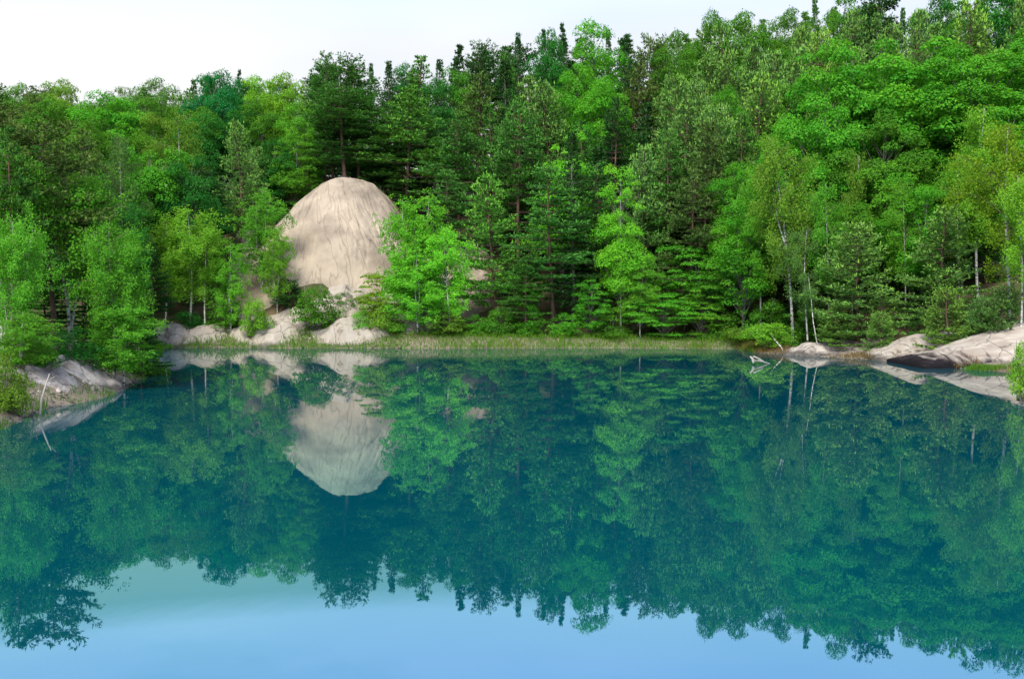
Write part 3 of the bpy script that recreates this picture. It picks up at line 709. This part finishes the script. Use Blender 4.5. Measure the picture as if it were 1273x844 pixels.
# ------------------------------------------------------------------ rocks and banks
def patch(name, x0, x1, y0, y1, zf, label, mat, step=.09, cat='rock'):
    """a rock set into the bank: its own surface, sides dipping into the ground, with a thickness"""
    xs = np.arange(x0, x1, step); ys = np.arange(y0, y1, step)
    me = grid_mesh(name, xs, ys, zf)
    ox, oy = (x0 + x1) / 2, (y0 + y1) / 2
    co = np.empty(len(me.vertices) * 3, np.float32); me.vertices.foreach_get('co', co)
    co = co.reshape(-1, 3) - np.array([ox, oy, 0], np.float32); me.vertices.foreach_set('co', co.ravel()); me.update()
    o = link(name, me, mat); o.location = (ox, oy, 0)
    sol = o.modifiers.new('thickness', 'SOLIDIFY'); sol.thickness = .3; sol.offset = -1
    return tag(o, label, cat, 'pale rock along the shore')

def outcrop(name, px, D, wpx, depth, h, label, mat, seed=0, humps=5, rough=1.0):
    x0 = (px - CX) / F_PX * D; W = wpx / F_PX * D / 2; Dp = depth / 2
    r_ = np.random.default_rng(seed + 100)
    hs_ = [(r_.uniform(-.6, .6) * W, r_.uniform(-.2, .5) * Dp, r_.uniform(.28, .5) * W, r_.uniform(.5, .8) * Dp, r_.uniform(.4, 1.0) * h) for _ in range(humps)]
    def zf(X, Y):
        u, v = X - x0, Y - D
        wx = u + fbm(X, Y, 1.6, 3, seed) * .5; wy = v + fbm(X, Y, 1.6, 3, seed + 9) * .5
        rr = np.sqrt((wx / W) ** 2 + (wy / Dp) ** 2)
        Z = 0
        for a, b, c, d, e in hs_:
            q = ((wx - a) / c) ** 2 + ((wy - b) / d) ** 2
            Z = np.maximum(Z, e * np.exp(-q * .9))
        rl = np.abs(fbm(X * 1.0 + .25 * vnoise(X, Y, 1.1, seed + 2), Y * .35, 1.25, 2, seed + 3))
        Z = Z + .18 * fbm(X, Y, 1.8, 2, seed + 7) - np.clip(.10 - rl, 0, 1) * 1.3 * rough + fbm(X, Y, .5, 4, seed + 5) * .07 * rough
        return height(X, Y) + Z * (1 - sstep(.35, .95, rr + .12 * vnoise(X, Y, .7, seed + 1))) + .03 - sstep(.72, 1.0, rr) * .8
    return patch(name, x0 - W * 1.1, x0 + W * 1.1, D - Dp * 1.15, D + Dp * 1.15, zf, label, mat)

def slab(name, xs_, cs_, yf, dep, label, mat, seed, x0, x1, tilt=0.0):
    """a smooth tilted slab: crest height cs_ over xs_, face rising from yf"""
    def zf(X, Y):
        c = np.interp(X, xs_, cs_)
        f = yf + tilt * (X - xs_[0]) + vnoise(X, Y * 0, 1.7, seed) * .25
        v = (Y - f) / dep
        prof = np.where(v < .55, np.sin(np.clip(v / .55, 0, 1) * math.pi / 2) ** .9, 1 - .5 * np.clip((v - .55) / .45, 0, 1) ** 2)
        z = .12 + (c - .12) * prof + fbm(X + Y * .5, Y, 1.4, 3, seed) * .06 + fbm(X, Y, .4, 3, seed + 2) * .015
        crack = np.abs(fbm(X * .6 + Y * .35, Y * .5, 1.6, 2, seed + 6)); z = z - np.clip(.05 - crack, 0, 1) * 1.6 * (c > .5)
        return z - np.clip(-v, 0, 1) * 2.5 - sstep(.85, 1.0, v) * 1.2 - 1.0 * sstep(.5, 0, X - x0) - 1.0 * sstep(.5, 0, x1 - X)
    return patch(name, x0, x1, yf - .6, yf + dep + abs(tilt) * (x1 - x0) + .1, zf, label, mat, .07)

def wet_band(m):
    t = m.node_tree; N = t.nodes.new; L = t.links.new
    p = next(n for n in t.nodes if n.type == 'BSDF_PRINCIPLED'); src = p.inputs['Base Color'].links[0].from_socket
    c = N('ShaderNodeTexCoord'); sp = N('ShaderNodeSeparateXYZ'); L(c.outputs['Object'], sp.inputs[0])
    n = N('ShaderNodeTexNoise'); n.inputs['Scale'].default_value = 1.4; n.inputs['Detail'].default_value = 6; L(c.outputs['Object'], n.inputs['Vector'])
    a = N('ShaderNodeMath'); a.operation = 'MULTIPLY_ADD'; L(n.outputs[0], a.inputs[0]); a.inputs[1].default_value = -.9; L(sp.outputs[2], a.inputs[2])
    r = N('ShaderNodeMapRange'); r.inputs[1].default_value = -.30; r.inputs[2].default_value = .05; r.inputs[3].default_value = .28; r.inputs[4].default_value = 1; L(a.outputs[0], r.inputs[0])
    # thin fracture lines
    v = N('ShaderNodeTexVoronoi'); v.feature = 'DISTANCE_TO_EDGE'; v.inputs['Scale'].default_value = .55
    dn = N('ShaderNodeTexNoise'); dn.inputs['Scale'].default_value = 1.1; dn.inputs['Detail'].default_value = 4; L(c.outputs['Object'], dn.inputs['Vector'])
    vm = N('ShaderNodeMix'); vm.data_type = 'VECTOR'; vm.inputs[0].default_value = .5; L(c.outputs['Object'], vm.inputs[4]); L(dn.outputs['Color'], vm.inputs[5]); L(vm.outputs[1], v.inputs['Vector'])
    f = N('ShaderNodeMapRange'); f.inputs[1].default_value = 0; f.inputs[2].default_value = .018; f.inputs[3].default_value = .45; f.inputs[4].default_value = 1; L(v.outputs['Distance'], f.inputs[0])
    mu = N('ShaderNodeMath'); mu.operation = 'MULTIPLY'; L(r.outputs[0], mu.inputs[0]); L(f.outputs[0], mu.inputs[1])
    s_ = N('ShaderNodeVectorMath'); s_.operation = 'SCALE'; L(src, s_.inputs[0]); L(mu.outputs[0], s_.inputs['Scale']); L(s_.outputs[0], p.inputs['Base Color'])
def stain_mat():
    m, t, N, L = new_mat('stained_rock')
    c = N('ShaderNodeTexCoord'); n = N('ShaderNodeTexNoise'); n.inputs['Scale'].default_value = .8; n.inputs['Detail'].default_value = 9; n.inputs['Distortion'].default_value = .5
    mpp = N('ShaderNodeMapping'); mpp.inputs['Scale'].default_value = (.45, 1.6, 3.5); mpp.inputs['Rotation'].default_value = (0, R(20), 0); L(c.outputs['Object'], mpp.inputs[0]); L(mpp.outputs[0], n.inputs['Vector'])
    r = N('ShaderNodeValToRGB'); e = r.color_ramp.elements
    e[0].position, e[0].color = .3, (.20, .16, .13, 1); e[1].position, e[1].color = .72, (.35, .31, .26, 1); x = e.new(.44); x.color = (.25, .215, .175, 1)
    L(n.outputs[0], r.inputs[0])
    sp = N('ShaderNodeSeparateXYZ'); L(c.outputs['Object'], sp.inputs[0])
    # dark lichen stain on the low toe of the slab, running out in streaks
    a = N('ShaderNodeMath'); a.operation = 'MULTIPLY_ADD'; L(sp.outputs[0], a.inputs[0]); a.inputs[1].default_value = .17; L(sp.outputs[2], a.inputs[2])
    ns = N('ShaderNodeTexNoise'); ns.inputs['Scale'].default_value = 1.3; ns.inputs['Detail'].default_value = 9; ns.inputs['Roughness'].default_value = .62; ns.inputs['Distortion'].default_value = .8
    mps = N('ShaderNodeMapping'); mps.inputs['Scale'].default_value = (1.6, .3, .6); mps.inputs['Rotation'].default_value = (0, 0, R(-30)); L(c.outputs['Object'], mps.inputs[0]); L(mps.outputs[0], ns.inputs['Vector'])
    a2 = N('ShaderNodeMath'); a2.operation = 'MULTIPLY_ADD'; L(ns.outputs[0], a2.inputs[0]); a2.inputs[1].default_value = 3.4; L(a.outputs[0], a2.inputs[2])
    mr = N('ShaderNodeMapRange'); mr.inputs[1].default_value = 1.15; mr.inputs[2].default_value = 2.0; L(a2.outputs[0], mr.inputs[0])
    mi = N('ShaderNodeMix'); mi.data_type = 'RGBA'; L(mr.outputs[0], mi.inputs[0]); mi.inputs[6].default_value = (.016, .012, .014, 1); L(r.outputs[0], mi.inputs[7])
    p = N('ShaderNodeBsdfPrincipled'); p.inputs['Roughness'].default_value = .9; p.inputs['Specular IOR Level'].default_value = .1; L(mi.outputs[2], p.inputs['Base Color'])
    b = N('ShaderNodeBump'); b.inputs['Strength'].default_value = .4; b.inputs['Distance'].default_value = .1; L(n.outputs[0], b.inputs['Height']); L(b.outputs[0], p.inputs['Normal'])
    o = N('ShaderNodeOutputMaterial'); L(p.outputs[0], o.inputs[0])
    return m
M['stained_rock'] = stain_mat()
for q_ in ('stained_rock', 'pale_rock', 'bank_rock'): wet_band(M[q_])
slab('rock_slab', [25.2, 27, 29.3, 32.8, 37], [.16, .62, 1.45, 2.75, 3.7], 61.2, 7.0, 'large smooth pale rock slab with a dark stained toe, rising to the right', M['stained_rock'], 3, 24.9, 40)
slab('rock_slab', [24.8, 26.5, 28.5, 31], [.25, 1.1, 1.75, 1.9], 67.3, 5.0, 'pale cracked rock slab behind the dark toe of the large slab', M['pale_rock'], 5, 24.6, 31.5)
outcrop('rock_slab', 1040, 74.4, 170, 6.0, .75, 'low greyish rock shelf at the water between the birches and young pines', M['bank_rock'], 8, humps=7, rough=.6)
outcrop('rock_outcrop', 240, 86.9, 130, 6.5, .85, 'pale low rock bank under the twin lime birches', M['pale_rock'], 11, humps=8)
outcrop('rock_outcrop', 340, 87.2, 130, 7.5, 1.5, 'whitish sloping rock bank left of the mid green bush by the water', M['pale_rock'], 13, humps=7)
outcrop('rock_outcrop', 440, 87.8, 150, 10, 1.5, 'pale humped rock bank below the sand hill', M['pale_rock'], 17, humps=8)
outcrop('rock_outcrop', 505, 88.6, 90, 7, 2.0, 'grey sandy hump under the bright shore birches', M['bank_rock'], 19)
outcrop('rock_outcrop', 30, 43.0, 170, 5, .45, 'grey eroded near bank beside the leaning bare branch', M['bank_rock'], 23, rough=1.3)
outcrop('rock_outcrop', 112, 46.8, 110, 4.6, .55, 'small grey bank below the dark boughs, tapering into the lake', M['bank_rock'], 29, rough=1.3)

# ------------------------------------------------------------------ dead wood
def pt(px, py, D): return np.array([(px - CX) / F_PX * D, D, CAM_H + (HY - py) / F_PX * D])
def sticks(name, lines, mat, label, cat, k=6):
    tb = Tubes()
    org = np.array(lines[0][0][0])
    for P, r in lines: tb.add(np.array(P) - org, r, k)
    o = link(name, tb.mesh(name), mat); o.location = org
    return tag(o, label, cat)
D0 = 37.9
a_ = pt(47, 520, D0)
sticks('bare_branch', [([a_, pt(49, 498, D0), pt(54, 482, D0 + .3), pt(60, 465, D0 + .6)], [.042, .038, .032, .02]), ([pt(57, 474, D0 + .4), pt(64, 470, D0), pt(67, 468, D0)], [.02, .015, .008])],
       M['dead_wood'], 'bleached bare branch leaning up out of the water at the near bank', 'branch')
sticks('bare_branch', [([pt(37, 520, 37.6), pt(39, 504, 37.6), pt(43, 484, 37.8)], [.03, .025, .01])], M['dead_branch'], 'short thin grey stick beside the bleached leaning branch', 'branch')
D1 = 64.5
sticks('driftwood', [([pt(933, 443, D1), pt(936, 446, D1), pt(937, 451, D1)], [.06, .09, .07]), ([pt(936, 448, D1), pt(946, 449, D1 + .5), pt(960, 453, D1 + 1)], [.09, .07, .02]),
                     ([pt(937, 443, D1), pt(944, 446, D1), pt(950, 449, D1)], [.06, .05, .02])], M['dead_wood'], 'forked grey driftwood log floating off the reeds', 'driftwood')
D2 = 76
sticks('dead_birch_stem', [([pt(975, 440, D2), pt(972, 432, D2), pt(964, 423, D2 + .5), pt(955, 410, D2 + 1)], [.05, .05, .04, .02])], M['birch_bark'], 'thin white stem bent down into the water beside the lime bush', 'dead stem')
D3 = 74
sticks('bare_birch', [([pt(1025, 440, D3), pt(1016, 426, D3), pt(1011, 400, D3 + .5), pt(1008, 370, D3 + 1), pt(1004, 340, D3 + 1.2)], [.04, .04, .035, .025, .01])], M['birch_bark'],
       'leaning bare white birch stem curving up from the grey rock shelf', 'birch')

# ------------------------------------------------------------------ grass, reeds and undergrowth (uncountable)
def strip(name, n, pos, hgt, wid, c, mat, young=0.0, lean=.25):
    s = Soup()
    P = pos(n)
    n = len(P)
    P[:, 2] = height(P[:, 0], P[:, 1])
    k = P[:, 2] > -.25; P = P[k]; n = len(P)
    h = hgt * rng.uniform(.5, 1.25, n) * (1 + .6 * vnoise(P[:, 0], P[:, 1], 1.4, 41))
    A = np.stack([rng.normal(0, lean, n), rng.normal(0, lean, n), np.ones(n)], 1)
    C = P + unit(A) * h[:, None] * .45
    yy = young(P) if callable(young) else young
    s.add(C, A, rng.normal(0, 1, (n, 3)), h, wid, young=yy)
    o = link(name, s.mesh(name), mat); o.color = (*c, 1)
    return tag(o, kind='stuff')
def shore_band(x0, x1, d0, d1):
    def f(n):
        x = rng.uniform(x0, x1, n * 3); y = rng.uniform(78, 92, n * 3)
        sd = lake_sd(x, y); k = (sd > d0) & (sd < d1); k &= (fbm(x, y, 1.6, 2, 40) > -1.0)
        return np.stack([x[k], y[k], x[k] * 0], 1)[:n]
    return f
strip('grass', 26000, shore_band(-33, 20, -.3, 3.0), .40, .04, (.085, .20, .018), M['grass'],
      young=lambda P: np.clip(.5 * (fbm(P[:, 0], P[:, 1], 4, 2, 50) > .25) * sstep(-3, 2, P[:, 0]) * (lake_sd(P[:, 0], P[:, 1]) < 1.6), 0, 1))
def tan_band(n):
    x = rng.uniform(-8, 20, n * 6); y = rng.uniform(79, 90, n * 6)
    sd = lake_sd(x, y); k = (sd > -.5) & (sd < 1.0) & (fbm(x, y, 2.2, 2, 64) > .05) & (x > rng.uniform(-8, 14, len(x)))
    return np.stack([x[k], y[k], x[k] * 0], 1)[:n]
strip('reeds', 3600, tan_band, .5, .03, (.11, .16, .035), M['grass'], young=.2, lean=.18)
def right_band(n):
    x = rng.uniform(17, 31, n * 6); y = rng.uniform(55, 84, n * 6)
    sd = lake_sd(x, y); k = (sd > -.3) & (sd < 1.6) & (vnoise(x, y, 2.5, 60) > .05)
    return np.stack([x[k], y[k], x[k] * 0], 1)[:n]
strip('reeds', 4500, right_band, .5, .035, (.12, .10, .035), M['grass'], young=.3)
def spit(n):
    x = rng.normal(27.9, .9, n * 2); y = rng.normal(59.6, .35, n * 2); k = lake_sd(x, y) > -.6
    return np.stack([x[k], y[k], x[k] * 0], 1)[:n]
strip('grass', 2500, spit, .38, .03, (.08, .19, .02), M['grass'])
def leftb(n):
    x = rng.uniform(-33, -16, n * 4); y = rng.uniform(33, 80, n * 4)
    sd = lake_sd(x, y); k = (sd > -.15) & (sd < 3) & (vnoise(x, y, 1.5, 61) > -.1)
    return np.stack([x[k], y[k], x[k] * 0], 1)[:n]
strip('grass', 13000, leftb, .32, .03, (.06, .15, .02), M['grass'])

s = Soup()
x = rng.uniform(-48, 48, 60000); y = rng.uniform(36, 112, 60000)
sd = lake_sd(x, y)
k = (sd > 2.2) & (sd < 26) & (fbm(x, y, 3.5, 3, 70) > -.15) & ~((np.abs(x + 15.5) < 14) & (y > 89.5) & (y < 108.5)) & ~((x > 19) & (y > 56) & (y < 74) & (sd < 6))
x, y = x[k][:9000], y[k][:9000]
for i in range(6):
    xx = x + rng.normal(0, .18, len(x)); yy = y + rng.normal(0, .18, len(x)); zz = height(xx, yy) + rng.uniform(.03, .55, len(x)) * (.6 + .6 * vnoise(xx, yy, 3, 5))
    nr = unit(rng.normal(0, .6, (len(x), 3)) + np.array([0, -.3, 1])); A = rng.normal(0, 1, (len(x), 3)); B = np.cross(nr, A); A = np.cross(B, nr)
    s.add(np.stack([xx, yy, zz], 1), A, B, rng.uniform(.14, .3, len(x)), .16)
o = link('undergrowth', s.mesh('undergrowth'), M['leaf']); o.color = (.035, .12, .016, 1); tag(o, kind='stuff')

def stones(name, n, pos, mat, kind='stuff'):
    P = pos(n); n = len(P)
    ico = np.array([(0, 0, 1), (.9, 0, .3), (.28, .85, .3), (-.72, .53, .3), (-.72, -.53, .3), (.28, -.85, .3), (.72, .53, -.4), (-.28, .85, -.4), (-.9, 0, -.4), (-.28, -.85, -.4), (.72, -.53, -.4)])
    tri = [(0, 1, 2), (0, 2, 3), (0, 3, 4), (0, 4, 5), (0, 5, 1), (1, 6, 2), (2, 7, 3), (3, 8, 4), (4, 9, 5), (5, 10, 1), (6, 7, 2), (7, 8, 3), (8, 9, 4), (9, 10, 5), (10, 6, 1)]
    sz = .035 + .13 * rng.random(n) ** 3
    V = P[:, None] + ico[None] * sz[:, None, None] * rng.uniform(.6, 1.3, (n, 11, 1)) * np.array([1.2, 1.2, .7])
    Fq = np.array(tri)[None] + (np.arange(n) * 11)[:, None, None]
    o = link(name, mesh_from(name, V.reshape(-1, 3), Fq.reshape(-1, 3), 3), mat)
    return tag(o, kind=kind)
def bank_pts(n):
    x = rng.uniform(-34, 31, n * 40); y = rng.uniform(34, 92, n * 40); sd = lake_sd(x, y)
    k = (sd > -.2) & (sd < 3.5 * rng.random(len(x))) & ((x < -9) | (x > 19)) & (vnoise(x, y, 1.3, 90) > -.2)
    x, y = x[k][:n], y[k][:n]
    return np.stack([x, y, height(x, y)], 1)
stones('gravel', 2600, bank_pts, M['bank_rock'])
# ------------------------------------------------------------------ labels
ZONES = [(-99, 55, 'at the frame edge'), (55, 125, 'behind the near bank'), (125, 190, 'beyond the near birches'), (190, 265, 'above the twin birches'), (265, 345, 'left of the sand hill'),
         (345, 400, "on the hill's left flank"), (400, 460, "above the hill's crest"), (460, 520, "by the hill's right edge"), (520, 585, 'above the bright birches'),
         (585, 650, 'right of the bright birches'), (650, 720, 'about the round aspen'), (720, 790, 'above the white stem'), (790, 860, 'over the layered trees'),
         (860, 935, 'left of the leaning birch'), (935, 1010, 'about the leaning birch'), (1010, 1090, 'over the rock shelf'), (1090, 1180, 'over the cracked slab'), (1180, 1400, 'over the large slab')]
def row(p):
    D = p['D']
    if p['top'] <= np.interp(p['px'], SKY[:, 0], SKY[:, 1]) + 7 and D > 110: return 'on the skyline'
    if p['kind'] in ('bush', 'youngpine', 'willow') : return 'low at shore' if D < 92 else 'low on slope'
    if D < 60: return 'near the water'
    if D < 90: return 'in shore row'
    if D < 101: return 'behind shore row'
    if D < 113: return 'on mid slope'
    if D < 128: return 'on upper slope'
    return 'high at back'
ORD = 'first second third fourth fifth sixth seventh eighth ninth tenth eleventh twelfth'.split()
CNT = 'one two three four five six seven eight nine ten eleven twelve'.split()
buck = {}
for p in PLACED:
    if p['label'] is None:
        z = next(z[2] for z in ZONES if z[0] <= p['px'] < z[1])
        p['key'] = f"{TONE[p['c']]} {NAMES[p['kind']][1]} {row(p)} {z}"
        buck.setdefault(p['key'], []).append(p)
for key, ps in buck.items():
    ps.sort(key=lambda p: p['px'])
    for i, p in enumerate(ps):
        if len(ps) == 1: p['label'] = key
        elif len(ps) == 2: p['label'] = key + (', left one' if i == 0 else ', right one')
        else: p['label'] = key + f', {ORD[i]} from left'
for p in PLACED:
    kn = NAMES[p['kind']][1]
    tag(p['o'], p['label'], kn, GROUPS[kn])
print('TREES', len(PLACED), {k: sum(NAMES[p['kind']][0] == k for p in PLACED) for k in {NAMES[p['kind']][0] for p in PLACED}})
hs = [p['h'] for p in PLACED if p['D'] > 80 and p['kind'] not in ('bush', 'youngpine', 'willow', 'layered')]
print('HEIGHTS', min(hs), sum(hs) / len(hs), max(hs))
for p in PLACED:
    if p['h'] > 24 or p['h'] < 3 and p['kind'] not in ('bush', 'youngpine', 'willow'): print('  odd', p['kind'], p['px'], p['top'], p['D'], round(p['h'], 1))
